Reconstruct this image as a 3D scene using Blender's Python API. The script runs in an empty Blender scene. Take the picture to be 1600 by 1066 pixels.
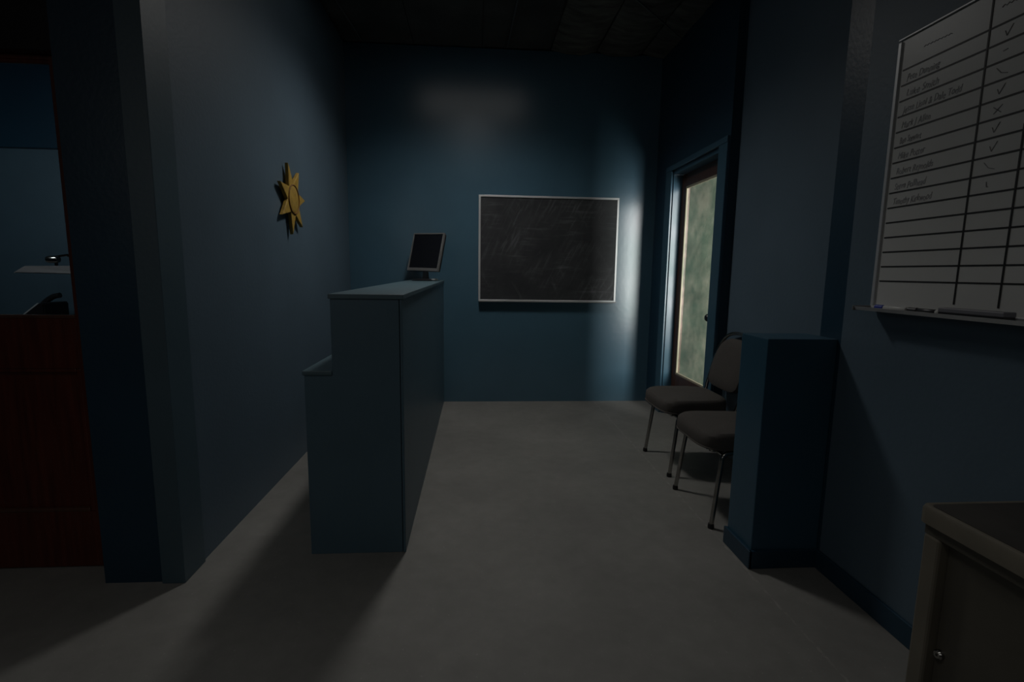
import bpy, bmesh, math, random
from mathutils import Vector, Matrix
random.seed(7)
C = bpy.context.scene.collection
sc = bpy.context.scene
PI = math.pi

# ------------------------------------------------------------------ camera
F, PITCH, YAW, ROLL, CAMH = 787.2, .1354, .0712, .0141, 1.2
def ray(u0, w0, d):
    c, s = math.cos(ROLL), math.sin(ROLL)
    u = u0*c + w0*s; v = -(-u0*s + w0*c)
    yr = d*math.cos(PITCH) + v*math.sin(PITCH); z = -d*math.sin(PITCH) + v*math.cos(PITCH)
    return Vector((u*math.cos(YAW) + yr*math.sin(YAW), -u*math.sin(YAW) + yr*math.cos(YAW), z))
cd = bpy.data.cameras.new('camera'); cam = bpy.data.objects.new('camera', cd); C.objects.link(cam)
r_, u_, b_ = ray(1, 0, 0), ray(0, -1, 0), -ray(0, 0, 1)
m = Matrix((r_, u_, b_)).transposed().to_4x4(); m.translation = Vector((0, 0, CAMH))
cam.matrix_world = m
cd.sensor_width = 36; cd.lens = F*36/1600; cd.clip_start = .02
sc.camera = cam

# ------------------------------------------------------------------ light and exposure
w = bpy.data.worlds.new('world'); sc.world = w; w.use_nodes = True
w.node_tree.nodes['Background'].inputs[0].default_value = (.5, .6, .7, 1)
w.node_tree.nodes['Background'].inputs[1].default_value = .004
sc.view_settings.view_transform = 'Standard'; sc.view_settings.look = 'None'
sc.view_settings.gamma = 1; sc.view_settings.exposure = 0; sc.view_settings.use_curve_mapping = False
def area(name, loc, target, sx, sy, power, col=(1, 1, 1), spread=PI):
    l = bpy.data.lights.new(name, 'AREA'); l.shape = 'RECTANGLE'; l.size = sx; l.size_y = sy
    l.energy = power; l.color = col; l.spread = spread
    o = bpy.data.objects.new(name, l); C.objects.link(o); o.location = loc
    d = Vector(target) - Vector(loc)
    o.rotation_euler = d.to_track_quat('-Z', 'Y').to_euler()
    return o
def spot(name, loc, target, deg, blend, radius, power, col=(1, 1, 1)):
    l = bpy.data.lights.new(name, 'SPOT'); l.spot_size = math.radians(deg); l.spot_blend = blend
    l.shadow_soft_size = radius; l.energy = power; l.color = col
    o = bpy.data.objects.new(name, l); C.objects.link(o); o.location = loc
    o.rotation_euler = (Vector(target) - Vector(loc)).to_track_quat('-Z', 'Y').to_euler()
    return o
spot('ceiling_light', (-.05, 3.45, 3.02), (-.02, 3.35, 0), 142, 1, .15, 68, (1, .98, .94))
area('upper_wall_fill', (-.05, 3.15, 3.06), (-.05, 3.15, 0), 1.1, .9, 1.6, (1, .97, .93))  # added soft fill that lifts the upper walls, not a fitting
spot('entry_light', (-.5, .3, 3.02), (-.4, .5, 0), 120, 1, .4, 29, (1, .98, .94))
area('front_left_fill', (-1.9, -1.3, 2.0), (-1.0, 2.0, 0), 1.0, 1.0, 2.8, (1, .98, .95))  # unseen fill added behind the camera to brighten left post and door
area('corridor_light', (2.35, 1.9, 1.35), (1.65, 3.9, 1.2), .7, 1.6, 240, (1, .95, .99))
area('office_fill', (-2.7, 2.45, 1.95), (-2.8, 3.7, .9), .4, .4, 3.5, (.9, .95, 1))  # unseen fill added behind the door, aimed at the lower office wall

# ------------------------------------------------------------------ materials
def mat(name, col, rough=.5, metal=0., noise=0., nscale=8., bump=0., bscale=120., spec=.5, col2=None, stretch=(1, 1, 1), detail=4, coat=0):
    M = bpy.data.materials.new(name); M.use_nodes = True
    nt = M.node_tree; N = nt.nodes; L = nt.links; b = N['Principled BSDF']
    b.inputs['Base Color'].default_value = (*col, 1); b.inputs['Roughness'].default_value = rough
    b.inputs['Metallic'].default_value = metal; b.inputs['Specular IOR Level'].default_value = spec
    b.inputs['Coat Weight'].default_value = coat; b.inputs['Coat Roughness'].default_value = .2
    tc = N.new('ShaderNodeTexCoord'); mp = N.new('ShaderNodeMapping'); mp.inputs['Scale'].default_value = stretch
    L.new(tc.outputs['Object'], mp.inputs['Vector'])
    if noise or col2:
        n = N.new('ShaderNodeTexNoise'); n.inputs['Scale'].default_value = nscale; n.inputs['Detail'].default_value = detail
        L.new(mp.outputs[0], n.inputs['Vector'])
        mx = N.new('ShaderNodeMix'); mx.data_type = 'RGBA'
        c2 = col2 or tuple(c*(1+noise) for c in col); c1 = col if col2 else tuple(c*(1-noise) for c in col)
        mx.inputs[6].default_value = (*c1, 1); mx.inputs[7].default_value = (*c2, 1)
        rp = N.new('ShaderNodeMapRange'); rp.inputs[1].default_value = .3; rp.inputs[2].default_value = .7
        L.new(n.outputs['Fac'], rp.inputs[0]); L.new(rp.outputs[0], mx.inputs[0]); L.new(mx.outputs[2], b.inputs['Base Color'])
    if bump:
        n2 = N.new('ShaderNodeTexNoise'); n2.inputs['Scale'].default_value = bscale; n2.inputs['Detail'].default_value = 3
        L.new(mp.outputs[0], n2.inputs['Vector'])
        bp = N.new('ShaderNodeBump'); bp.inputs['Strength'].default_value = bump; bp.inputs['Distance'].default_value = .004
        L.new(n2.outputs['Fac'], bp.inputs['Height']); L.new(bp.outputs[0], b.inputs['Normal'])
    return M
M = {}
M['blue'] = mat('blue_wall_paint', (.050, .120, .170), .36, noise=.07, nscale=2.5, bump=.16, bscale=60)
M['blue_back'] = mat('blue_back_wall_paint', (.062, .132, .185), .27, spec=.75, noise=.06, nscale=2.5, bump=.10, bscale=28)
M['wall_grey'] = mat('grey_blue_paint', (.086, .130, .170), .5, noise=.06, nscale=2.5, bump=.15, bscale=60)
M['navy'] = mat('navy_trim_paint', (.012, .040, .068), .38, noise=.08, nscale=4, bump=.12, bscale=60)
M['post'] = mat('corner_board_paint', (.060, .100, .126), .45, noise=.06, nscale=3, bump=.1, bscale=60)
M['pillar'] = mat('half_wall_paint', (.026, .078, .122), .38, noise=.06, nscale=4, bump=.12, bscale=60)
M['trimblue'] = mat('door_casing_paint', (.040, .095, .140), .3, noise=.05, nscale=6, bump=.05)
M['counter'] = mat('counter_paint', (.076, .135, .176), .42, noise=.07, nscale=3, bump=.12, bscale=70)
M['counter_top'] = mat('counter_top_paint', (.082, .135, .160), .4, noise=.07, nscale=5, bump=.1, bscale=70)
M['ceil'] = mat('black_ceiling', (.06, .058, .054), .9, noise=.3, nscale=3)
M['batt'] = mat('black_insulation', (.10, .096, .082), .95, noise=.5, nscale=5, bump=1, bscale=18, stretch=(1, 3.5, 1))
M['conduit'] = mat('dull_conduit', (.16, .16, .16), .5, metal=.5)
M['wood'] = mat('red_brown_wood', (.055, .010, .005), .38, col2=(.10, .020, .010), nscale=5, stretch=(9, 9, .7), detail=6, coat=.15)
M['wood2'] = mat('brown_door_wood', (.060, .024, .016), .4, col2=(.095, .042, .026), nscale=5, stretch=(9, 9, .7), detail=6)
M['bead'] = mat('cream_glazing_bead', (.42, .38, .27), .5, noise=.06)
M['alu'] = mat('aluminium', (.62, .63, .64), .38, metal=.35, noise=.04)
M['steel'] = mat('worn_chrome', (.36, .35, .33), .2, metal=1, noise=.1, nscale=30)
M['fabric'] = mat('charcoal_upholstery', (.085, .078, .072), .95, noise=.16, nscale=240, bump=.6, bscale=600, spec=.2)
M['rubber'] = mat('black_rubber', (.01, .01, .01), .7)
M['plastic_black'] = mat('black_plastic', (.012, .012, .014), .35)
M['plastic_grey'] = mat('silver_plastic', (.15, .15, .15), .4)
M['lamp_grey'] = mat('lamp_grey_enamel', (.11, .10, .10), .45)
M['corridor'] = mat('dull_green_plaster', (.050, .062, .045), .9, noise=.4, nscale=5)
M['screen'] = mat('dark_screen', (.006, .006, .009), .25)
M['gold'] = mat('gold_paint', (.38, .235, .035), .6, noise=.2, nscale=30, bump=.3, bscale=90)
M['gold_dark'] = mat('antique_gold', (.20, .095, .012), .6, noise=.2, nscale=40)
M['whiteb'] = mat('whiteboard_enamel', (.58, .58, .56), .32, noise=.03, nscale=4)
M['ink'] = mat('black_tape', (.008, .008, .008), .5)
M['pen'] = mat('faded_marker_ink', (.25, .25, .26), .6, noise=.4, nscale=60)
M['tray_grey'] = mat('grey_tray_bar', (.18, .18, .20), .5)
M['capblue'] = mat('blue_marker_cap', (.01, .03, .30), .4)
M['white'] = mat('white_plastic', (.5, .5, .48), .4)
M['desk'] = mat('putty_desk_enamel', (.085, .078, .062), .45, noise=.08, nscale=12, bump=.05)
M['desk_edge'] = mat('putty_desk_edge', (.15, .135, .105), .4, noise=.1, nscale=12)
M['desktop'] = mat('dark_linoleum', (.045, .041, .036), .5, noise=.25, nscale=9)
M['office_wall'] = mat('office_blue_paint', (.06, .105, .14), .6, noise=.05)

def m_floor():
    Mt = bpy.data.materials.new('grey_concrete'); Mt.use_nodes = True
    nt = Mt.node_tree; N = nt.nodes; L = nt.links; b = N['Principled BSDF']
    b.inputs['Roughness'].default_value = .62; b.inputs['Specular IOR Level'].default_value = .35
    tc = N.new('ShaderNodeTexCoord')
    def noise(s, d, rough=.5):
        n = N.new('ShaderNodeTexNoise'); n.inputs['Scale'].default_value = s; n.inputs['Detail'].default_value = d
        n.inputs['Roughness'].default_value = rough; L.new(tc.outputs['Object'], n.inputs['Vector']); return n
    a = noise(1.6, 6, .6); c = noise(14, 8, .65); d = noise(90, 2)
    r1 = N.new('ShaderNodeMapRange'); r1.inputs[1].default_value = .3; r1.inputs[2].default_value = .7; r1.inputs[3].default_value = .82; r1.inputs[4].default_value = 1.16
    L.new(a.outputs['Fac'], r1.inputs[0])
    r2 = N.new('ShaderNodeMapRange'); r2.inputs[1].default_value = .3; r2.inputs[2].default_value = .7; r2.inputs[3].default_value = .93; r2.inputs[4].default_value = 1.07
    L.new(c.outputs['Fac'], r2.inputs[0])
    r3 = N.new('ShaderNodeMapRange'); r3.inputs[1].default_value = .68; r3.inputs[2].default_value = .76; r3.inputs[3].default_value = 1; r3.inputs[4].default_value = 1.35
    L.new(d.outputs['Fac'], r3.inputs[0])
    m1 = N.new('ShaderNodeMath'); m1.operation = 'MULTIPLY'; L.new(r1.outputs[0], m1.inputs[0]); L.new(r2.outputs[0], m1.inputs[1])
    m2 = N.new('ShaderNodeMath'); m2.operation = 'MULTIPLY'; L.new(m1.outputs[0], m2.inputs[0]); L.new(r3.outputs[0], m2.inputs[1])
    v = N.new('ShaderNodeVectorMath'); v.operation = 'SCALE'; v.inputs[0].default_value = (.188, .184, .172); L.new(m2.outputs[0], v.inputs['Scale'])
    sx = N.new('ShaderNodeSeparateXYZ'); L.new(tc.outputs['Object'], sx.inputs[0])
    wob = N.new('ShaderNodeMath'); wob.operation = 'MULTIPLY_ADD'; wob.inputs[1].default_value = .03; L.new(c.outputs['Fac'], wob.inputs[0]); L.new(sx.outputs[0], wob.inputs[2])
    cm = N.new('ShaderNodeMath'); cm.operation = 'COMPARE'; cm.inputs[1].default_value = 1.128; cm.inputs[2].default_value = .0045; L.new(wob.outputs[0], cm.inputs[0])
    nm = noise(26, 3); rn = N.new('ShaderNodeMapRange'); rn.inputs[1].default_value = .42; rn.inputs[2].default_value = .62; rn.inputs[4].default_value = .35; L.new(nm.outputs['Fac'], rn.inputs[0])
    mm = N.new('ShaderNodeMath'); mm.operation = 'MULTIPLY'; L.new(cm.outputs[0], mm.inputs[0]); L.new(rn.outputs[0], mm.inputs[1])
    mz = N.new('ShaderNodeMix'); mz.data_type = 'RGBA'; mz.inputs[7].default_value = (.36, .35, .32, 1); L.new(mm.outputs[0], mz.inputs[0]); L.new(v.outputs[0], mz.inputs[6])
    L.new(mz.outputs[2], b.inputs['Base Color'])
    bp = N.new('ShaderNodeBump'); bp.inputs['Strength'].default_value = .15; bp.inputs['Distance'].default_value = .003
    L.new(c.outputs['Fac'], bp.inputs['Height']); L.new(bp.outputs[0], b.inputs['Normal'])
    return Mt
M['floor'] = m_floor()

def m_chalk():
    Mt = bpy.data.materials.new('chalk_smeared_slate'); Mt.use_nodes = True
    nt = Mt.node_tree; N = nt.nodes; L = nt.links; b = N['Principled BSDF']
    b.inputs['Roughness'].default_value = .6; b.inputs['Specular IOR Level'].default_value = .3
    tc = N.new('ShaderNodeTexCoord'); prev = None
    def layer(rot, scale, ns, lo, hi, amp, mask=None):
        mp = N.new('ShaderNodeMapping'); mp.inputs['Rotation'].default_value = (0, rot, 0)
        mp2 = N.new('ShaderNodeMapping'); mp2.inputs['Scale'].default_value = scale
        L.new(tc.outputs['Object'], mp.inputs[0]); L.new(mp.outputs[0], mp2.inputs[0])
        n = N.new('ShaderNodeTexNoise'); n.inputs['Scale'].default_value = ns; n.inputs['Detail'].default_value = 6; n.inputs['Roughness'].default_value = .6
        L.new(mp2.outputs[0], n.inputs['Vector'])
        r = N.new('ShaderNodeMapRange'); r.inputs[1].default_value = lo; r.inputs[2].default_value = hi; r.inputs[4].default_value = amp
        L.new(n.outputs['Fac'], r.inputs[0]); out = r.outputs[0]
        if mask:
            k = N.new('ShaderNodeTexNoise'); k.inputs['Scale'].default_value = mask; k.inputs['Detail'].default_value = 2
            L.new(tc.outputs['Object'], k.inputs['Vector'])
            rr = N.new('ShaderNodeMapRange'); rr.inputs[1].default_value = .42; rr.inputs[2].default_value = .68
            L.new(k.outputs['Fac'], rr.inputs[0])
            q = N.new('ShaderNodeMath'); q.operation = 'MULTIPLY'; L.new(out, q.inputs[0]); L.new(rr.outputs[0], q.inputs[1]); out = q.outputs[0]
        return out
    outs = [layer(-.45, (16, 1, 2.2), 2, .5, .85, .13, 2.6), layer(0, (1.6, 1, 14), 2, .52, .85, .12, 3.4), layer(.5, (9, 1, 2), 1.5, .6, .9, .05), layer(0, (1, 1, 1), 3, .35, .8, .03)]
    for o in outs:
        if prev is None: prev = o
        else:
            q = N.new('ShaderNodeMath'); L.new(prev, q.inputs[0]); L.new(o, q.inputs[1]); prev = q.outputs[0]
    mx = N.new('ShaderNodeVectorMath'); mx.operation = 'SCALE'; mx.inputs[0].default_value = (1, 1, 1.04); L.new(prev, mx.inputs['Scale'])
    ad = N.new('ShaderNodeVectorMath'); ad.inputs[1].default_value = (.025, .027, .030); L.new(mx.outputs[0], ad.inputs[0])
    L.new(ad.outputs[0], b.inputs['Base Color'])
    return Mt
M['slate'] = m_chalk()

def m_glass(name, tint, trans, mott):
    Mt = bpy.data.materials.new(name); Mt.use_nodes = True
    nt = Mt.node_tree; N = nt.nodes; L = nt.links; N.remove(N['Principled BSDF']); out = N['Material Output']
    tr = N.new('ShaderNodeBsdfTransparent'); tr.inputs[0].default_value = (*tint, 1)
    if mott:
        r2 = N.new('ShaderNodeValToRGB'); r2.color_ramp.elements[0].position = .38; r2.color_ramp.elements[0].color = (.70, .78, .73, 1); r2.color_ramp.elements[1].position = .62; r2.color_ramp.elements[1].color = (1, .99, .96, 1); L.new(r2.outputs[0], tr.inputs[0])
        sc_ = N.new('ShaderNodeBsdfTranslucent'); df = N.new('ShaderNodeBsdfDiffuse')
        tc = N.new('ShaderNodeTexCoord'); n = N.new('ShaderNodeTexNoise'); n.inputs['Scale'].default_value = 5; n.inputs['Detail'].default_value = 8; n.inputs['Roughness'].default_value = .65
        L.new(tc.outputs['Object'], n.inputs['Vector'])
        rp = N.new('ShaderNodeValToRGB'); rp.color_ramp.elements[0].position = .36; rp.color_ramp.elements[0].color = (.055, .085, .060, 1)
        rp.color_ramp.elements[1].position = .66; rp.color_ramp.elements[1].color = (.17, .18, .125, 1)
        L.new(n.outputs['Fac'], r2.inputs[0]); L.new(n.outputs['Fac'], rp.inputs[0]); L.new(rp.outputs[0], sc_.inputs[0]); L.new(rp.outputs[0], df.inputs[0])
        a = N.new('ShaderNodeMixShader'); a.inputs[0].default_value = .45; L.new(sc_.outputs[0], a.inputs[1]); L.new(df.outputs[0], a.inputs[2])
        body = N.new('ShaderNodeMixShader'); body.inputs[0].default_value = trans
        L.new(a.outputs[0], body.inputs[1]); L.new(tr.outputs[0], body.inputs[2]); last = body
    else: last = tr
    gl = N.new('ShaderNodeBsdfGlossy'); gl.inputs['Roughness'].default_value = .08 if not mott else .3
    fr = N.new('ShaderNodeFresnel'); fr.inputs[0].default_value = 1.35
    ge = N.new('ShaderNodeNewGeometry'); inv = N.new('ShaderNodeMath'); inv.operation = 'SUBTRACT'; inv.inputs[0].default_value = 1; L.new(ge.outputs['Backfacing'], inv.inputs[1])
    ml = N.new('ShaderNodeMath'); ml.operation = 'MULTIPLY'; L.new(inv.outputs[0], ml.inputs[0]); L.new(fr.outputs[0], ml.inputs[1])
    mx = N.new('ShaderNodeMixShader'); L.new(ml.outputs[0], mx.inputs[0]); L.new(last.outputs[0], mx.inputs[1]); L.new(gl.outputs[0], mx.inputs[2])
    L.new(mx.outputs[0], out.inputs[0])
    return Mt
M['glass_frost'] = m_glass('mottled_frosted_glass', (.95, .95, .93), .72, True)
M['glass_clear'] = m_glass('clear_door_glass', (.8, .84, .84), 1, False)

# ------------------------------------------------------------------ mesh helpers
def nb(): return bmesh.new()
def box(bm, x0, x1, y0, y1, z0, z1, bev=0, seg=2):
    r = bmesh.ops.create_cube(bm, size=1); vs = r['verts']
    for v in vs: v.co = Vector(((x0+x1)/2+v.co.x*(x1-x0), (y0+y1)/2+v.co.y*(y1-y0), (z0+z1)/2+v.co.z*(z1-z0)))
    if bev:
        es = list({e for v in vs for e in v.link_edges})
        bmesh.ops.bevel(bm, geom=es, offset=bev, segments=seg, affect='EDGES', profile=.5)
    return bm
def prism(bm, pts, axis, a0, a1, bev=0):
    """extrude a 2-D polygon along an axis ('x': pts=(y,z), 'y': pts=(x,z), 'z': pts=(x,y))"""
    def P(p, a): return {'x': (a, p[0], p[1]), 'y': (p[0], a, p[1]), 'z': (p[0], p[1], a)}[axis]
    A = [bm.verts.new(P(p, a0)) for p in pts]; B = [bm.verts.new(P(p, a1)) for p in pts]
    bm.faces.new(A); bm.faces.new(B[::-1]); n = len(pts)
    for i in range(n): bm.faces.new((A[i], B[i], B[(i+1) % n], A[(i+1) % n]))
    bmesh.ops.recalc_face_normals(bm, faces=bm.faces)
    if bev: bmesh.ops.bevel(bm, geom=list(bm.edges), offset=bev, segments=2, affect='EDGES')
    return bm
def tube(bm, pts, r, n=12, closed=False):
    pts = [Vector(p) for p in pts]; rings = []; up = None
    for i, p in enumerate(pts):
        if closed: t = (pts[(i+1) % len(pts)] - pts[i-1]).normalized()
        else: t = (pts[min(i+1, len(pts)-1)] - pts[max(i-1, 0)]).normalized()
        if up is None: up = t.orthogonal().normalized()
        up = (up - t*up.dot(t)).normalized(); s = t.cross(up)
        rings.append([bm.verts.new(p + r*(math.cos(2*PI*k/n)*up + math.sin(2*PI*k/n)*s)) for k in range(n)])
    m_ = len(rings)
    for i in range(m_ if closed else m_-1):
        A, B = rings[i], rings[(i+1) % m_]
        for k in range(n): bm.faces.new((A[k], A[(k+1) % n], B[(k+1) % n], B[k]))
    if not closed: bm.faces.new(rings[0][::-1]); bm.faces.new(rings[-1])
    return bm
def smoothpath(pts, it=3):
    pts = [Vector(p) for p in pts]
    for _ in range(it):
        q = [pts[0]]
        for a, b in zip(pts, pts[1:]): q += [a.lerp(b, .25), a.lerp(b, .75)]
        q.append(pts[-1]); pts = q
    return pts
def lathe(bm, prof, cen, axis='z', n=28):
    cen = Vector(cen); rings = []
    for r, h_ in prof:
        ring = []
        for k in range(n):
            a = 2*PI*k/n; c, s = r*math.cos(a), r*math.sin(a)
            o = {'z': (c, s, h_), 'x': (h_, c, s), 'y': (c, h_, s)}[axis]
            ring.append(bm.verts.new(cen + Vector(o)))
        rings.append(ring)
    for A, B in zip(rings, rings[1:]):
        for k in range(n): bm.faces.new((A[k], A[(k+1) % n], B[(k+1) % n], B[k]))
    bm.faces.new(rings[0][::-1]); bm.faces.new(rings[-1])
    bmesh.ops.recalc_face_normals(bm, faces=bm.faces)
    return bm
def obj(name, bm, mt, parent=None, smooth=False, **kw):
    me = bpy.data.meshes.new(name); bmesh.ops.recalc_face_normals(bm, faces=bm.faces); bm.to_mesh(me); bm.free()
    me.materials.append(M[mt])
    if smooth:
        for p in me.polygons: p.use_smooth = True
        me.set_sharp_from_angle(angle=math.radians(38))
    o = bpy.data.objects.new(name, me); C.objects.link(o)
    if parent is not None: o.parent = parent
    for k, v in kw.items(): o[k] = v
    return o
def struct(name, bm, mt, parent=None, **kw):
    o = obj(name, bm, mt, parent, **kw)
    if parent is None: o['kind'] = 'structure'
    return o
def B(*a, **k): return box(nb(), *a, **k)
def thing(name, label, cat, loc=(0, 0, 0), rz=0, group=None):
    o = bpy.data.objects.new(name, None); C.objects.link(o); o.location = loc; o.rotation_euler = (0, 0, rz)
    o['label'] = label; o['category'] = cat
    if group: o['group'] = group
    return o
def sempty(name, loc=(0, 0, 0)):
    o = bpy.data.objects.new(name, None); C.objects.link(o); o.location = loc; o['kind'] = 'structure'; return o

# ------------------------------------------------------------------ room shell
XL, YB, XD, XR, XW = -1.12, 4.6, 1.616, 1.68, 1.42
ZT = 3.09
struct('floor', B(-4.2, 3.6, -2.4, 5.0, -.1, 0), 'floor')
struct('wall_back', B(-1.24, 3.2, YB, YB+.12, 0, ZT), 'blue_back')
struct('wall_left', B(XL-.12, XL, 2.02, YB, 0, ZT), 'wall_grey')
# portal post on the left: navy face, lighter corner board
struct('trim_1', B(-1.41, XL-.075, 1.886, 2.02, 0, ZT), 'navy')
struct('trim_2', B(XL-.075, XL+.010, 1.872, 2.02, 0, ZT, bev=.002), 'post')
# right side: door wall, recess, whiteboard wall with navy end
dw = nb(); box(dw, XD, XD+.13, 4.2, YB, 0, ZT); box(dw, XD, XD+.13, 3.26, 3.37, 0, ZT); box(dw, XD, XD+.13, 3.37, 4.2, 2.03, ZT)
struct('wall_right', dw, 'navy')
struct('wall_recess', B(XR, XR+.12, 1.978, 3.26, 0, ZT), 'wall_grey')
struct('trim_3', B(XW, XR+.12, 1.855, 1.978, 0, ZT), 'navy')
struct('wall_front_right', B(XW, XW+.12, -2.3, 1.855, 0, ZT), 'wall_grey')
struct('wall_front', B(-4.1, XW+.12, -2.4, -2.3, 0, ZT), 'blue')
struct('wall_far_left', B(-4.2, -4.1, -2.4, 5.0, 0, ZT), 'blue')
# wall holding the wooden door
lw = nb(); box(lw, -4.1, -2.36, 1.99, 2.09, 0, ZT); box(lw, -2.36, -1.41, 1.99, 2.09, 2.05, ZT)
struct('wall_door_side', lw, 'navy')
struct('trim_6', B(-2.4, -1.41, 1.95, 1.989, 1.932, 2.2, bev=.002), 'plastic_black')
struct('wall_office', B(-4.1, XL-.12, 3.7, 3.8, 0, ZT), 'office_wall')
struct('trim_4', B(-4.1, XL-.121, 3.66, 3.7, 1.968, ZT, bev=.004), 'navy')
struct('wall_corridor', B(2.9, 3.0, .2, YB, 0, ZT), 'corridor')
struct('wall_corridor_end', B(1.75, 2.9, YB-.06, YB-.001, 0, ZT), 'corridor')
# half wall (pillar) with its baseboard
struct('trim_5', B(1.135, XW, 1.872, 2.068, 0, .957, bev=.003), 'pillar')
# baseboards
bb = nb(); box(bb, 1.122, XW-.012, 1.858, 1.872, 0, .078, bev=.003); box(bb, 1.121, 1.135, 1.858, 2.075, 0, .078, bev=.003)
struct('baseboard_half_wall', bb, 'navy')
struct('baseboard_right', B(XW-.013, XW, -2.3, 1.872, 0, .08, bev=.003), 'navy')
# ceiling: black deck, black lay-in panels, insulation batts, conduits
ce = struct('ceiling', B(-4.2, 3.6, -2.4, 5.0, ZT+.02, ZT+.1), 'ceil')
for i in range(3):
    for j in range(6):
        struct('panel', B(-1.1+i*.57, -1.1+i*.57+.565, -2.2+j*1.13, -2.2+j*1.13+1.125, ZT-.003+random.uniform(0, .004), ZT+.02), 'ceil', ce)
def batt(x0, x1, y0, y1):
    bm = nb(); nx, ny = 6, 40; g = []
    for i in range(nx+1):
        row = []
        for j in range(ny+1):
            t = i/nx; z = ZT+.012-.035*math.sin(PI*t)**.6-.012*random.random()
            row.append(bm.verts.new((x0+(x1-x0)*t, y0+(y1-y0)*j/ny, z)))
        g.append(row)
    for i in range(nx):
        for j in range(ny): bm.faces.new((g[i][j], g[i+1][j], g[i+1][j+1], g[i][j+1]))
    top = bmesh.ops.extrude_face_region(bm, geom=list(bm.faces))
    for v in top['geom']:
        if isinstance(v, bmesh.types.BMVert): v.co.z = ZT+.03
    return bm
for i in range(3):
    struct('insulation_batt', batt(.63+i*.4, .63+i*.4+.385, -1.2, 4.58), 'batt', ce, smooth=True)
for a, b in [((.30, 3.0, ZT-.02), (.25, 4.5, ZT-.02)), ((.75, 3.3, ZT-.05), (1.60, 4.15, ZT-.05)), ((-1.02, 3.4, ZT-.02), (-.95, 4.5, ZT-.02))]:
    struct('conduit', tube(nb(), [a, b], .006, 8), 'conduit', ce, smooth=True)

# ------------------------------------------------------------------ right door (structure) set back in its casing
d1 = sempty('door_1', (XD, 3.79, 0))
def D1(name, bm, mt, parent=d1, **k):
    bm.transform(Matrix.Translation((-XD, -3.79, 0))); return obj(name, bm, mt, parent, **k)
D1('casing', B(XD-.018, XD, 4.2, 4.325, 0, 2.05, bev=.003), 'trimblue')
D1('casing', B(XD-.018, XD, 3.265, 3.385, 0, 2.05, bev=.003), 'trimblue')
D1('casing', B(XD-.020, XD, 3.265, 4.325, 2.05, 2.09, bev=.003), 'trimblue')
D1('jamb', B(XD, XD+.13, 4.185, 4.2, 0, 2.03), 'trimblue')
D1('jamb', B(XD, XD+.13, 3.37, 3.385, 0, 2.03), 'trimblue')
D1('jamb', B(XD, XD+.13, 3.385, 4.185, 2.015, 2.03), 'trimblue')
XG = XD+.072
leaf = nb()
D1('door_stile', B(XG, XG+.04, 4.11, 4.183, .005, 2.012, bev=.003), 'wood2')
D1('door_stile', B(XG, XG+.04, 3.387, 3.50, .005, 2.012, bev=.003), 'wood2')
D1('door_rail', B(XG+.001, XG+.039, 3.50, 4.11, 1.91, 2.012, bev=.003), 'wood2')
D1('door_rail', B(XG+.001, XG+.039, 3.50, 4.11, .005, .36, bev=.003), 'wood2')
D1('glass_pane', B(XG+.018, XG+.024, 3.505, 4.105, .365, 1.905), 'glass_frost')
for a in [(4.092, 4.11, .36, 1.91), (3.50, 3.518, .36, 1.91)]:
    D1('glazing_bead', B(XG+.003, XG+.018, a[0], a[1], a[2], a[3], bev=.003), 'bead')
for z in (.36, 1.892):
    D1('glazing_bead', B(XG+.003, XG+.018, 3.518, 4.092, z, z+.018, bev=.003), 'bead')
kn = nb(); lathe(kn, [(.028, 0), (.028, -.006), (.010, -.012), (.010, -.035), (.024, -.045), (.027, -.058), (.018, -.068), (.002, -.070)], (XG, 3.46, .90), 'x', 20)
D1('door_knob', kn, 'plastic_black', smooth=True)

# ------------------------------------------------------------------ left wooden half-glass door (structure)
d2 = sempty('door_2', (-1.88, 2.02, 0))
def D2(name, bm, mt, parent=d2, **k):
    bm.transform(Matrix.Translation((1.88, -2.02, 0))); return obj(name, bm, mt, parent, **k)
D2('door_stile', B(-1.508, -1.412, 2.0, 2.04, .004, 2.045, bev=.002), 'wood')
D2('door_stile', B(-2.355, -2.26, 2.0, 2.04, .004, 2.045, bev=.002), 'wood')
D2('door_rail', B(-2.26, -1.508, 2.001, 2.039, 1.918, 2.045, bev=.002), 'wood')
D2('door_rail', B(-2.26, -1.508, 2.001, 2.039, .812, 1.008, bev=.002), 'wood')
D2('door_rail', B(-2.26, -1.508, 2.001, 2.039, .004, .236, bev=.002), 'wood')
pn = nb(); box(pn, -2.255, -1.512, 2.016, 2.030, .238, .81)
D2('door_panel', pn, 'wood')
for a in [(-2.26, -2.243, .236, .812), (-1.525, -1.508, .236, .812)]:
    D2('panel_moulding', B(a[0], a[1], 2.003, 2.018, a[2], a[3], bev=.004), 'wood')
D2('panel_moulding', B(-2.243, -1.525, 2.000, 2.018, .236, .25, bev=.003), 'wood2')  # light caught on this ledge is put into a lighter wood tone
D2('panel_moulding', B(-2.243, -1.525, 2.003, 2.018, .797, .812, bev=.004), 'wood')
D2('glass_pane', B(-2.262, -1.506, 2.018, 2.023, 1.006, 1.92), 'glass_clear')
D2('glazing_bead', B(-2.26, -1.508, 1.999, 2.016, 1.004, 1.018, bev=.003), 'wood2')
D2('glazing_bead', B(-2.26, -1.508, 2.003, 2.016, 1.906, 1.92, bev=.003), 'wood')

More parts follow.
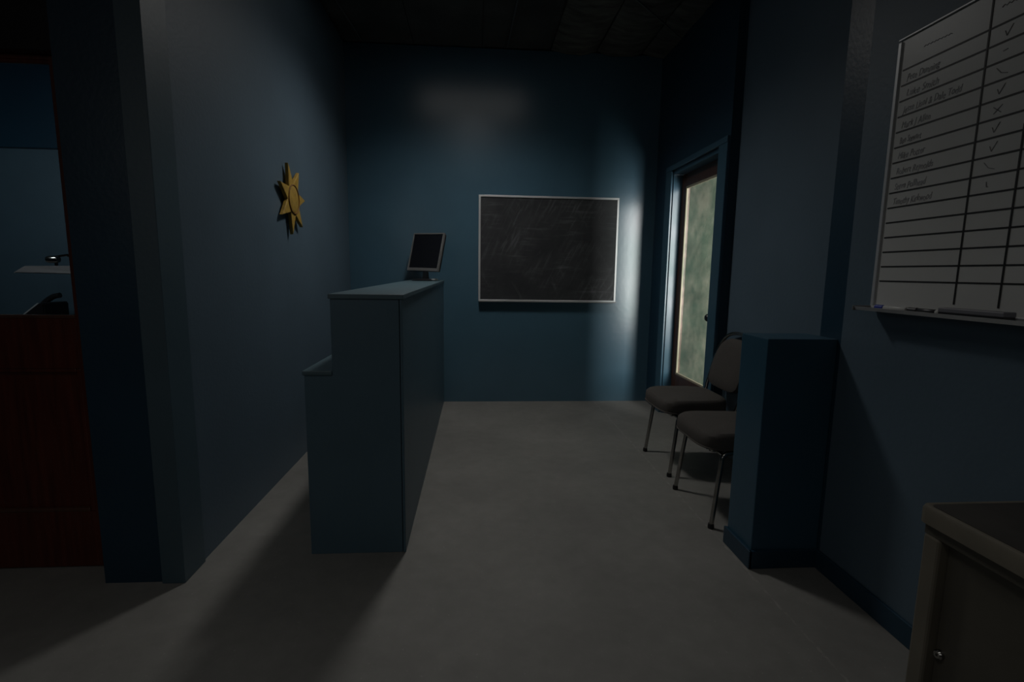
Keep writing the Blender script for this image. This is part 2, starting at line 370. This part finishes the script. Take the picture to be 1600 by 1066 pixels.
# ------------------------------------------------------------------ stepped reception counter
ct = thing('reception_counter', 'blue painted stepped reception counter running to the back wall', 'counter', (-.5, 2.054, 0))
def CT(name, bm, mt, **k):
    bm.transform(Matrix.Translation((.5, -2.054, 0))); return obj(name, bm, mt, ct, **k)
Y0 = 2.054; Y1 = YB-.002
CT('end_panel', prism(nb(), [(-.695, 0), (-.312, 0), (-.312, 1.086), (-.583, 1.086), (-.583, .776), (-.695, .776)], 'y', Y0, Y0+.02, bev=.0012), 'counter')
def slopebox(x0, x1, y0, y1, z0, z1, dz, low=0, bev=.0015):
    bm = box(nb(), x0, x1, y0, y1, z0, z1, bev=bev)
    for v in bm.verts:
        t = (v.co.y-y0)/(y1-y0)
        v.co.z += dz*t*((v.co.z-z0)/(z1-z0) if low else 1)
    return bm
DZ = .016
CT('side_panel', slopebox(-.309, -.298, Y0-.002, Y1, 0, 1.086, DZ, 1), 'counter')
CT('counter_top', slopebox(-.590, -.292, Y0-.006, Y1, 1.086, 1.106, DZ, bev=.003), 'counter_top')
CT('inner_panel', slopebox(-.583, -.571, Y0+.02, Y1, .79, 1.086, DZ, 1), 'counter')
CT('ledge_top', B(-.702, -.583, Y0-.006, Y1, .776, .794, bev=.003), 'counter_top')
CT('lower_panel', B(-.695, -.683, Y0+.02, Y1, 0, .776, bev=.001), 'counter')

# ------------------------------------------------------------------ wall star
def build_star():
    cy, cz = 3.168, 1.612
    st = thing('wall_star', 'gold seven-pointed sheriff star mounted on the left wall', 'star', (XL, cy, cz))
    n = 7; a0 = math.radians(108); R, r = .208, .094
    out = []
    for k in range(14):
        a = a0+k*PI/7; q = R if k % 2 == 0 else r
        out.append((-q*math.cos(a)*-1, q*math.sin(a)))
    # local y (world +y) horizontal, z up ; thickness along +x
    def ring(bm, s, x, rr=None): return [bm.verts.new((x, p[0]*s, p[1]*s)) for p in out]
    bm = nb(); A = ring(bm, 1, .012); Bq = ring(bm, 1, .028); Cq = ring(bm, .975, .031); D = ring(bm, .90, .0315); c = bm.verts.new((.033, 0, 0))
    bm.faces.new(A)
    for P, Q in ((A, Bq), (Bq, Cq), (Cq, D)):
        for k in range(14): bm.faces.new((P[k], P[(k+1) % 14], Q[(k+1) % 14], Q[k]))
    for k in range(14): bm.faces.new((D[k], D[(k+1) % 14], c))
    obj('star_plate', bm, 'gold', st)
    obj('mounting_block', lathe(nb(), [(.05, 0), (.05, .0125)], (0, 0, 0), 'x'), 'gold_dark', st)
    obj('ring', tube(nb(), [(.0345, .083*math.cos(t*PI/24), .083*math.sin(t*PI/24)) for t in range(48)], .0042, 8, True), 'gold_dark', st, smooth=True)
    obj('medallion', lathe(nb(), [(.076, .030), (.076, .034), (.070, .036), (.03, .037), (.002, .037)], (0, 0, 0), 'x', 36), 'gold', st, smooth=True)
build_star()

# ------------------------------------------------------------------ chalkboard
cb = thing('chalkboard', 'smeared black chalkboard in an aluminium frame on the back wall', 'chalkboard', (.648, YB, .94))
def CB(name, bm, mt, **k):
    bm.transform(Matrix.Translation((-.648, -YB, -.94))); return obj(name, bm, mt, cb, **k)
x0, x1, z0, z1 = .015, 1.278, .938, 1.876; y = YB
CB('writing_surface', B(x0+.012, x1-.012, y-.012, y-.001, z0+.012, z1-.012), 'slate')
CB('frame_rail', B(x0, x1, y-.020, y-.001, z1-.018, z1, bev=.002), 'alu')
CB('frame_rail', B(x0, x1, y-.020, y-.001, z0, z0+.016, bev=.002), 'alu')
CB('frame_stile', B(x0, x0+.018, y-.0195, y-.001, z0+.016, z1-.018, bev=.002), 'alu')
CB('frame_stile', B(x1-.018, x1, y-.0195, y-.001, z0+.016, z1-.018, bev=.002), 'alu')
CB('chalk_tray', prism(nb(), [(y-.02, z0-.003), (y-.052, z0-.003), (y-.056, z0+.008), (y-.053, z0+.008), (y-.05, z0+.001), (y-.02, z0+.001)], 'x', x0+.004, x1-.004), 'alu')
for x in (x0+.03, x0+.045): CB('hanger_clip', B(x, x+.006, y-.024, y-.018, z1-.014, z1-.002, bev=.001), 'alu')

# ------------------------------------------------------------------ monitor on the counter
mo = thing('computer_monitor', 'small silver-framed flat monitor with black screen on the far counter end', 'monitor', (-.445, 4.30, 1.1215), math.radians(-36))
mo['label'] = 'small silver-framed flat computer monitor standing at the far end of the blue counter'
def MO(name, bm, mt, tilt=True, **k):
    if tilt: bm.transform(Matrix.Translation((0, 0, .075)) @ Matrix.Rotation(math.radians(1), 4, 'Y') @ Matrix.Rotation(math.radians(-15), 4, 'X') @ Matrix.Translation((0, 0, 0)))
    return obj(name, bm, mt, mo, **k)
MW, MH = .168, .328
bz = nb()
box(bz, -MW, -MW+.013, -.022, 0, 0, MH, bev=.003); box(bz, MW-.013, MW, -.022, 0, 0, MH, bev=.003)
box(bz, -MW+.013, MW-.013, -.022, 0, 0, .026, bev=.003); box(bz, -MW+.013, MW-.013, -.022, 0, MH-.013, MH, bev=.003)
MO('bezel', bz, 'plastic_grey')
MO('screen', B(-MW+.012, MW-.012, -.017, -.006, .025, MH-.012), 'screen')
hs = B(-MW+.004, MW-.004, -.006, .022, .004, MH-.004, bev=.008); box(hs, -.09, .09, .02, .05, .05, .25, bev=.012)
MO('rear_housing', hs, 'plastic_black')
MO('stand_neck', prism(nb(), [(-.03, 0.012), (.03, 0.012), (.022, .12), (-.022, .12)], 'y', .018, .036, bev=.003), 'plastic_grey', tilt=False)
MO('stand_base', lathe(nb(), [(.105, 0), (.107, .006), (.098, .012), (.05, .017), (.002, .018)], (0, .01, 0), 'z', 36), 'plastic_black', tilt=False, smooth=True)
pc = thing('white_blob', 'small uneven white scrap beside the monitor base on the counter', 'paper', (-.345, 4.24, 1.1205))  # squashed white blob with an uneven surface
bm = nb(); bmesh.ops.create_icosphere(bm, subdivisions=2, radius=.02)
for v in bm.verts: v.co = Vector((v.co.x*1.5, v.co.y, v.co.z*.55+.010)) * random.uniform(.85, 1.1)
mz = min(v.co.z for v in bm.verts)
for v in bm.verts: v.co.z -= mz
obj('blob', bm, 'white', pc)

# ------------------------------------------------------------------ stacking chairs
def spad(a, b, n, e=4.6):   # superellipse outline
    return [(a*abs(math.cos(t))**(2/e)*(1 if math.cos(t) >= 0 else -1), b*abs(math.sin(t))**(2/e)*(1 if math.sin(t) >= 0 else -1)) for t in [2*PI*k/n for k in range(n)]]
def make_chair(label, loc, rz):
    """local +x = forward, origin on the floor under the rear of the seat"""
    t = thing('stacking_chair', label, 'chair', loc, rz, 'padded chairs along the right wall')
    # seat pad
    bm = nb(); rings = []
    prof = [(.0, .376), (.94, .376), (.99, .382), (1.0, .398), (1.0, .430), (.985, .449), (.93, .461), (.6, .467), (.3, .468), (.0, .468)]
    base = spad(.210, .222, 48)
    for s, z in prof[1:-1]:
        ring = []
        for (x, yv) in base:
            taper = 1 - .10*(1-(x/.218+1)/2)   # narrower at the rear
            zz = z - (.022*max(0, (x/.218-.45))**1.5 if z > .41 else 0)
            ring.append(bm.verts.new((.225+x*s, yv*s*taper, zz)))
        rings.append(ring)
    for A, Bq in zip(rings, rings[1:]):
        for k in range(48): bm.faces.new((A[k], A[(k+1) % 48], Bq[(k+1) % 48], Bq[k]))
    bm.faces.new(rings[0][::-1]); bm.faces.new(rings[-1])
    seat = obj('seat', bm, 'fabric', t, smooth=True)
    pip = [(.225+x*1.0, yv*(1-.10*(1-(x/.218+1)/2)), .386) for x, yv in base]
    obj('piping', tube(nb(), pip, .004, 6, True), 'fabric', seat, smooth=True)
    # legs
    for s in (-1, 1):
        l = obj('leg', tube(nb(), smoothpath([(.385, s*.218, .012), (.352, s*.206, .30), (.345, s*.203, .362), (.28, s*.200, .368)]), .0112, 12), 'steel', t, smooth=True)
        obj('rubber_foot', lathe(nb(), [(.014, 0), (.015, .008), (.013, .024)], (.386, s*.2182, 0), 'z', 14), 'rubber', l, smooth=True)
        l = obj('leg', tube(nb(), smoothpath([(-.075, s*.212, .012), (-.02, s*.200, .30), (0.0, s*.197, .362), (.06, s*.198, .368)]), .0112, 12), 'steel', t, smooth=True)
        obj('rubber_foot', lathe(nb(), [(.014, 0), (.015, .008), (.013, .024)], (-.077, s*.2122, 0), 'z', 14), 'rubber', l, smooth=True)
        obj('side_rail', tube(nb(), [(.29, s*.20, .364), (.03, s*.196, .364)], .010, 10), 'steel', t, smooth=True)
        obj('bracket', B(.30, .36, s*.10-.03, s*.10+.03, .345, .372, bev=.004), 'steel', t)
    obj('stretcher', tube(nb(), [(.335, -.20, .352), (.335, .20, .352)], .009, 10), 'steel', t, smooth=True)
    obj('stretcher', tube(nb(), [(.012, -.195, .352), (.012, .195, .352)], .009, 10), 'steel', t, smooth=True)
    # back frame: one bent tube arching over the pad
    def bx(z): return .0 - (z-.40)*.245
    P = [(.045, .198, .362), (.005, .198, .366), (bx(.42), .214, .42), (bx(.55), .222, .55), (bx(.70), .212, .70), (bx(.775), .185, .775), (bx(.825), .12, .825), (bx(.842), .0, .842)]
    P = P + [(a, -b, c) for a, b, c in P[-2::-1]]
    obj('back_frame', tube(nb(), smoothpath(P, 3), .0112, 12), 'steel', t, smooth=True)
    # back pad: shield outline with rounded top
    prof = []
    hw = [(.484, .02), (.486, .10), (.495, .155), (.52, .185), (.58, .196), (.65, .192), (.71, .178), (.757, .152), (.787, .112), (.800, .06), (.803, .01)]
    outl = [(b_, z) for z, b_ in hw] + [(-b_, z) for z, b_ in hw[::-1]]
    bm = nb(); rings = []; cz = .65
    for s, dx in ((.90, -.020), (.98, -.016), (1.0, -.004), (1.0, .008), (.97, .020), (.88, .028), (.6, .032), (.3, .034)):
        rings.append([bm.verts.new((bx(cz+(z-cz)*s)+dx+.004, yy*s, cz+(z-cz)*s)) for yy, z in outl])
    n = len(outl)
    for A, Bq in zip(rings, rings[1:]):
        for k in range(n): bm.faces.new((A[k], A[(k+1) % n], Bq[(k+1) % n], Bq[k]))
    bm.faces.new(rings[0][::-1]); bm.faces.new(rings[-1])
    obj('backrest', bm, 'fabric', t, smooth=True)
    return t
make_chair('grey padded chrome-legged chair with visible rounded backrest, standing beside the glazed door', (1.542, 3.027, 0), PI)
make_chair('grey padded chrome-legged chair half hidden behind the blue half wall', (1.509, 2.415, 0), PI)

# ------------------------------------------------------------------ whiteboard
wx = XW
wb = thing('whiteboard', 'white ruled board with black lines and faint handwritten names on the right wall', 'whiteboard', (wx, .80, 1.09))
def WB(name, bm, mt, parent=wb, **k):
    bm.transform(Matrix.Translation((-wx, -.80, -1.09))); return obj(name, bm, mt, parent, **k)
ya, yb = 1.708, -.10; za, zb = 1.10, 1.985
WB('writing_surface', B(wx-.012, wx-.001, yb+.01, ya-.01, za, zb-.008), 'whiteb')
WB('frame_rail', B(wx-.018, wx-.001, yb, ya, zb-.005, zb, bev=.001), 'alu')
WB('frame_rail', B(wx-.018, wx-.001, yb, ya, za-.012, za+.001, bev=.002), 'alu')
WB('frame_stile', B(wx-.018, wx-.001, ya-.014, ya, za, zb-.010, bev=.002), 'alu')
WB('frame_stile', B(wx-.018, wx-.001, yb, yb+.014, za, zb-.010, bev=.002), 'alu')
WB('marker_tray', prism(nb(), [(wx-.016, za-.014), (wx-.074, za-.014), (wx-.080, za-.002), (wx-.076, za-.002), (wx-.070, za-.009), (wx-.016, za-.009)], 'y', yb, ya-.002), 'alu')
WB('tray_end_cap', B(wx-.082, wx-.016, ya-.004, ya+.004, za-.016, za+.001, bev=.002), 'plastic_grey')
rows = [1.881-.0495*k for k in range(15)]
for k, z in enumerate(rows):
    bm = nb(); prism(bm, [(1.684, z-.0024), (yb+.03, z-.0024), (yb+.03, z+.0024), (1.684, z+.0024)], 'x', wx-.0132, wx-.0119)
    WB('grid_line', bm, 'ink')
for yy, zt, zl in ((1.397, zb-.01, 1.124), (1.268, 1.60, 1.122), (1.10, 1.60, 1.12), (.9, 1.6, 1.12), (.7, 1.6, 1.12), (.5, 1.6, 1.12), (.3, 1.6, 1.12)):
    WB('grid_line', B(wx-.0136, wx-.0119, yy-.0024, yy+.0024, zl, zt), 'ink')
def hand(txt, yy, z, size, sx=1., rot=0.):
    cu = bpy.data.curves.new('t', 'FONT'); cu.body = txt; cu.size = size; cu.shear = .25; cu.extrude = .0003
    cu.space_character = 1.05
    o = bpy.data.objects.new('t', cu); C.objects.link(o); bpy.context.view_layer.update()
    me = bpy.data.meshes.new_from_object(o.evaluated_get(bpy.context.evaluated_depsgraph_get()))
    C.objects.unlink(o); bpy.data.objects.remove(o)
    # uneven pen baseline
    mt_ = Matrix(((0, 0, -1, 0), (-1, 0, 0, 0), (0, 1, 0, 0), (0, 0, 0, 1)))
    ph = random.uniform(0, 6)
    for v in me.vertices:
        v.co.y += .0016*math.sin(v.co.x*90+ph) + .001*math.sin(v.co.x*210+2*ph); v.co.x *= sx
    me.transform(Matrix.Translation((-.0124, yy-.80, z-1.09)) @ mt_ @ Matrix.Rotation(rot, 4, 'Z'))
    me.materials.clear(); me.materials.append(M['pen'])
    q = bpy.data.objects.new('handwriting', me); C.objects.link(q); q.parent = wb
names = ['Pete Dunning', 'Luke Smith', 'Jesse Lisol & Dale Todd', 'Mark J Allen', 'Ben Stewart', 'Mike Potter', 'Robert Reynolds', 'Steve Pollhead', 'Timothy Kirkwood']
for k, (nm, s0, wd) in enumerate(zip(names, (1.665, 1.660, 1.665, 1.665, 1.665, 1.665, 1.665, 1.665, 1.665), (.13, .13, .24, .13, .09, .115, .15, .14, .15))):
    size = .030; est = len(nm)*size*.52
    hand(nm, s0, rows[k]-.040, size, wd/est)
marks = ['-', 'v', '-', '\\', 'v', 'x', 'v', 'v', '\\', "'"]
def stroke(pts, r=.0011):
    WB('pen_mark', tube(nb(), [(wx-.0125, a, b) for a, b in pts], r, 5), 'pen')
for k in range(9):
    z = rows[k]-.026; c = 1.345
    if k in (0, 3, 5, 6): stroke([(c+.008, z+.004), (c+.002, z-.010), (c-.012, z+.014)])
    elif k in (2, 7): stroke([(c+.018, z+.012), (c+.004, z-.004), (c-.014, z-.010)])
    elif k == 4: stroke([(c+.012, z+.008), (c-.010, z-.010)]); stroke([(c+.010, z-.010), (c-.012, z+.010)])
    elif k == 8: stroke([(c+.004, z+.008), (c+.002, z-.006), (c-.002, z-.006)])
    else: stroke([(c+.006, z+.002), (c-.006, z+.004)])
stroke([(1.610-i*.006, 1.925+.0035*(i % 2)-.0002*i) for i in range(17)], .0011)
stroke([(1.37-i*.006, 1.925+.005*(i % 2)) for i in range(12)], .0012)

# markers and eraser in the tray
def marker(label, y0, y1, capmat, bodymat, capfirst=.035, tail=None):
    t = thing('marker', label, 'marker', (wx-.045, (y0+y1)/2, za-.001), 0, 'markers in the whiteboard tray')
    c = (y0+y1)/2; zc = .0075 - .008 + .001
    zc = .0005
    def cyl(n, a, b, r, mt_): obj(n, lathe(nb(), [(r*.85, 0), (r, .0015), (r, b-a-.0015), (r*.85, b-a)], (0, a-c, zc), 'y', 16), mt_, t, smooth=True)
    cyl('cap', y0-capfirst, y0, .0085, capmat)
    cyl('barrel', y1+(.012 if tail else 0), y0-capfirst-.001, .0078, bodymat)
    if tail: cyl('end_plug', y1, y1+.0115, .0078, tail)
marker('blue-capped white marker at the far end of the whiteboard tray', 1.648, 1.522, 'capblue', 'white')
marker('black-capped marker with dark barrel in the whiteboard tray', 1.515, 1.405, 'plastic_black', 'plastic_black', .034, 'white')
er = thing('eraser', 'long grey eraser lying in the whiteboard tray past the markers', 'eraser', (wx-.045, 1.30, za-.0085))
obj('grip', B(-.018, .018, -.095, .095, .010, .024, bev=.003), 'tray_grey', er)
obj('felt_pad', B(-.017, .017, -.093, .093, 0, .010), 'plastic_black', er)

# ------------------------------------------------------------------ steel desk, front right
dk = thing('steel_desk', 'old putty-coloured steel desk with dark top against the right wall', 'desk', (1.15, .2, 0))
def DK(name, bm, mt, **k):
    bm.transform(Matrix.Translation((-1.15, -.2, 0))); return obj(name, bm, mt, dk, **k)
dx0, dx1, dy0, dy1 = .897, 1.402, -.62, .912
def rrect(x0, x1, y0, y1, r, n=6):
    o = []
    for cx, cy, a in ((x1-r, y1-r, 0), (x0+r, y1-r, PI/2), (x0+r, y0+r, PI), (x1-r, y0+r, 1.5*PI)):
        o += [(cx+r*math.cos(a+PI/2*k/n), cy+r*math.sin(a+PI/2*k/n)) for k in range(n+1)]
    return o
bm = nb(); Rg = []
for s, z in ((0, .714), (0, .742), (.003, .748), (.009, .750), (.014, .7485)):
    Rg.append([bm.verts.new((x, y_, z)) for x, y_ in rrect(dx0+s, dx1-s, dy0+s, dy1-s, .022-s*.8)])
nn = len(Rg[0])
for A, Bq in zip(Rg, Rg[1:]):
    for k in range(nn): bm.faces.new((A[k], A[(k+1) % nn], Bq[(k+1) % nn], Bq[k]))
bm.faces.new(Rg[0][::-1]); bm.faces.new(Rg[-1])
DK('top_rim', bm, 'desk_edge', smooth=True)
DK('desktop_mat', prism(nb(), rrect(dx0+.014, dx1-.014, dy0+.014, dy1-.014, .012), 'z', .7480, .7496), 'desktop')
DK('apron', B(dx0+.012, dx1-.012, dy0+.012, dy1-.012, .690, .7138), 'desk')
for lx, ly in ((dx0+.010, dy1-.048), (dx0+.010, dy0+.012), (dx1-.046, dy1-.048), (dx1-.046, dy0+.012)):
    DK('leg', B(lx, lx+.034, ly, ly+.036, 0, .69, bev=.005), 'desk_edge')
DK('side_panel', B(dx0+.030, dx0+.040, dy0+.05, dy1-.05, .06, .69, bev=.002), 'desk')
DK('side_panel', B(dx1-.040, dx1-.030, dy0+.05, dy1-.05, .06, .69, bev=.002), 'desk')
DK('end_panel', B(dx0+.045, dx1-.047, dy1-.030, dy1-.020, .06, .69, bev=.002), 'desk')
DK('lock', lathe(nb(), [(.0095, 0), (.0095, -.006), (.007, -.009), (.003, -.009), (.002, -.006)], (dx0+.030, .850, .456), 'x', 16), 'steel', smooth=True)

# ------------------------------------------------------------------ office behind the left door: desk, lamp, telephone
od = thing('office_desk', 'desk behind the glazed wooden door, hidden below its glass', 'desk', (-2.9, 3.3, 0))
def OD(n, bm, mt):
    bm.transform(Matrix.Translation((2.9, -3.3, 0))); return obj(n, bm, mt, od)
OD('desk_top', B(-3.6, -2.0, 3.0, 3.64, .785, .82, bev=.004), 'wood2')
for lx in (-3.55, -2.1):
    for ly in (3.04, 3.56): OD('leg', B(lx, lx+.05, ly, ly+.05, 0, .785, bev=.003), 'wood2')
lp = thing('desk_lamp', 'grey articulated desk lamp with long flat head behind the door glass', 'lamp', (-2.25, 3.35, .82))
def LP(n, bm, mt, **k):
    bm.transform(Matrix.Translation((2.25, -3.35, -.82))); return obj(n, bm, mt, lp, **k)
LP('lamp_base', lathe(nb(), [(.09, 0), (.09, .015), (.08, .022), (.01, .026)], (-2.25, 3.35, .82), 'z'), 'plastic_grey', smooth=True)
LP('lower_arm', tube(nb(), [(-2.25, 3.35, .84), (-2.12, 3.30, 1.10)], .007), 'steel', smooth=True)
LP('upper_arm', tube(nb(), [(-2.12, 3.30, 1.10), (-2.30, 3.04, 1.262), (-2.36, 3.0, 1.245)], .007), 'steel', smooth=True)
hd = nb()
A = [(-2.53, 2.96, 1.160), (-2.53, 3.05, 1.160), (-2.16, 3.05, 1.156), (-2.16, 2.96, 1.156)]
T = [(-2.48, 2.975, 1.198), (-2.48, 3.035, 1.198), (-2.16, 3.035, 1.203), (-2.16, 2.975, 1.203)]
va = [hd.verts.new(p) for p in A]; vb = [hd.verts.new(p) for p in T]
hd.faces.new(va); hd.faces.new(vb)
for k in range(4): hd.faces.new((va[k], va[(k+1) % 4], vb[(k+1) % 4], vb[k]))
bmesh.ops.recalc_face_normals(hd, faces=hd.faces); bmesh.ops.bevel(hd, geom=list(hd.edges), offset=.004, segments=2, affect='EDGES')
LP('lamp_head', hd, 'lamp_grey')
LP('joint', lathe(nb(), [(.016, -.03), (.020, -.02), (.020, .02), (.016, .03)], (-2.345, 3.0, 1.236), 'x', 16), 'steel', smooth=True)
LP('joint_post', tube(nb(), [(-2.33, 3.0, 1.20), (-2.33, 3.0, 1.236)], .008), 'steel', smooth=True)
ph = thing('telephone', 'black desk telephone with raised handset behind the door glass', 'telephone', (-2.81, 3.47, .82), math.radians(0))
bm = prism(nb(), [(-.09, 0), (.09, 0), (.09, .145), (.065, .150), (-.09, .03)], 'y', -.10, .10, bev=.006); obj('body', bm, 'plastic_black', ph)
bm = tube(nb(), smoothpath([(-.10, .055, .045), (-.075, .055, .095), (.02, .055, .180), (.075, .055, .190)], 2), .017, 12); obj('handset', bm, 'plastic_black', ph, smooth=True)
obj('keypad', prism(nb(), [(-.070, .046), (.045, .136), (.041, .146), (-.074, .056)], 'y', -.085, .015), 'alu', ph)
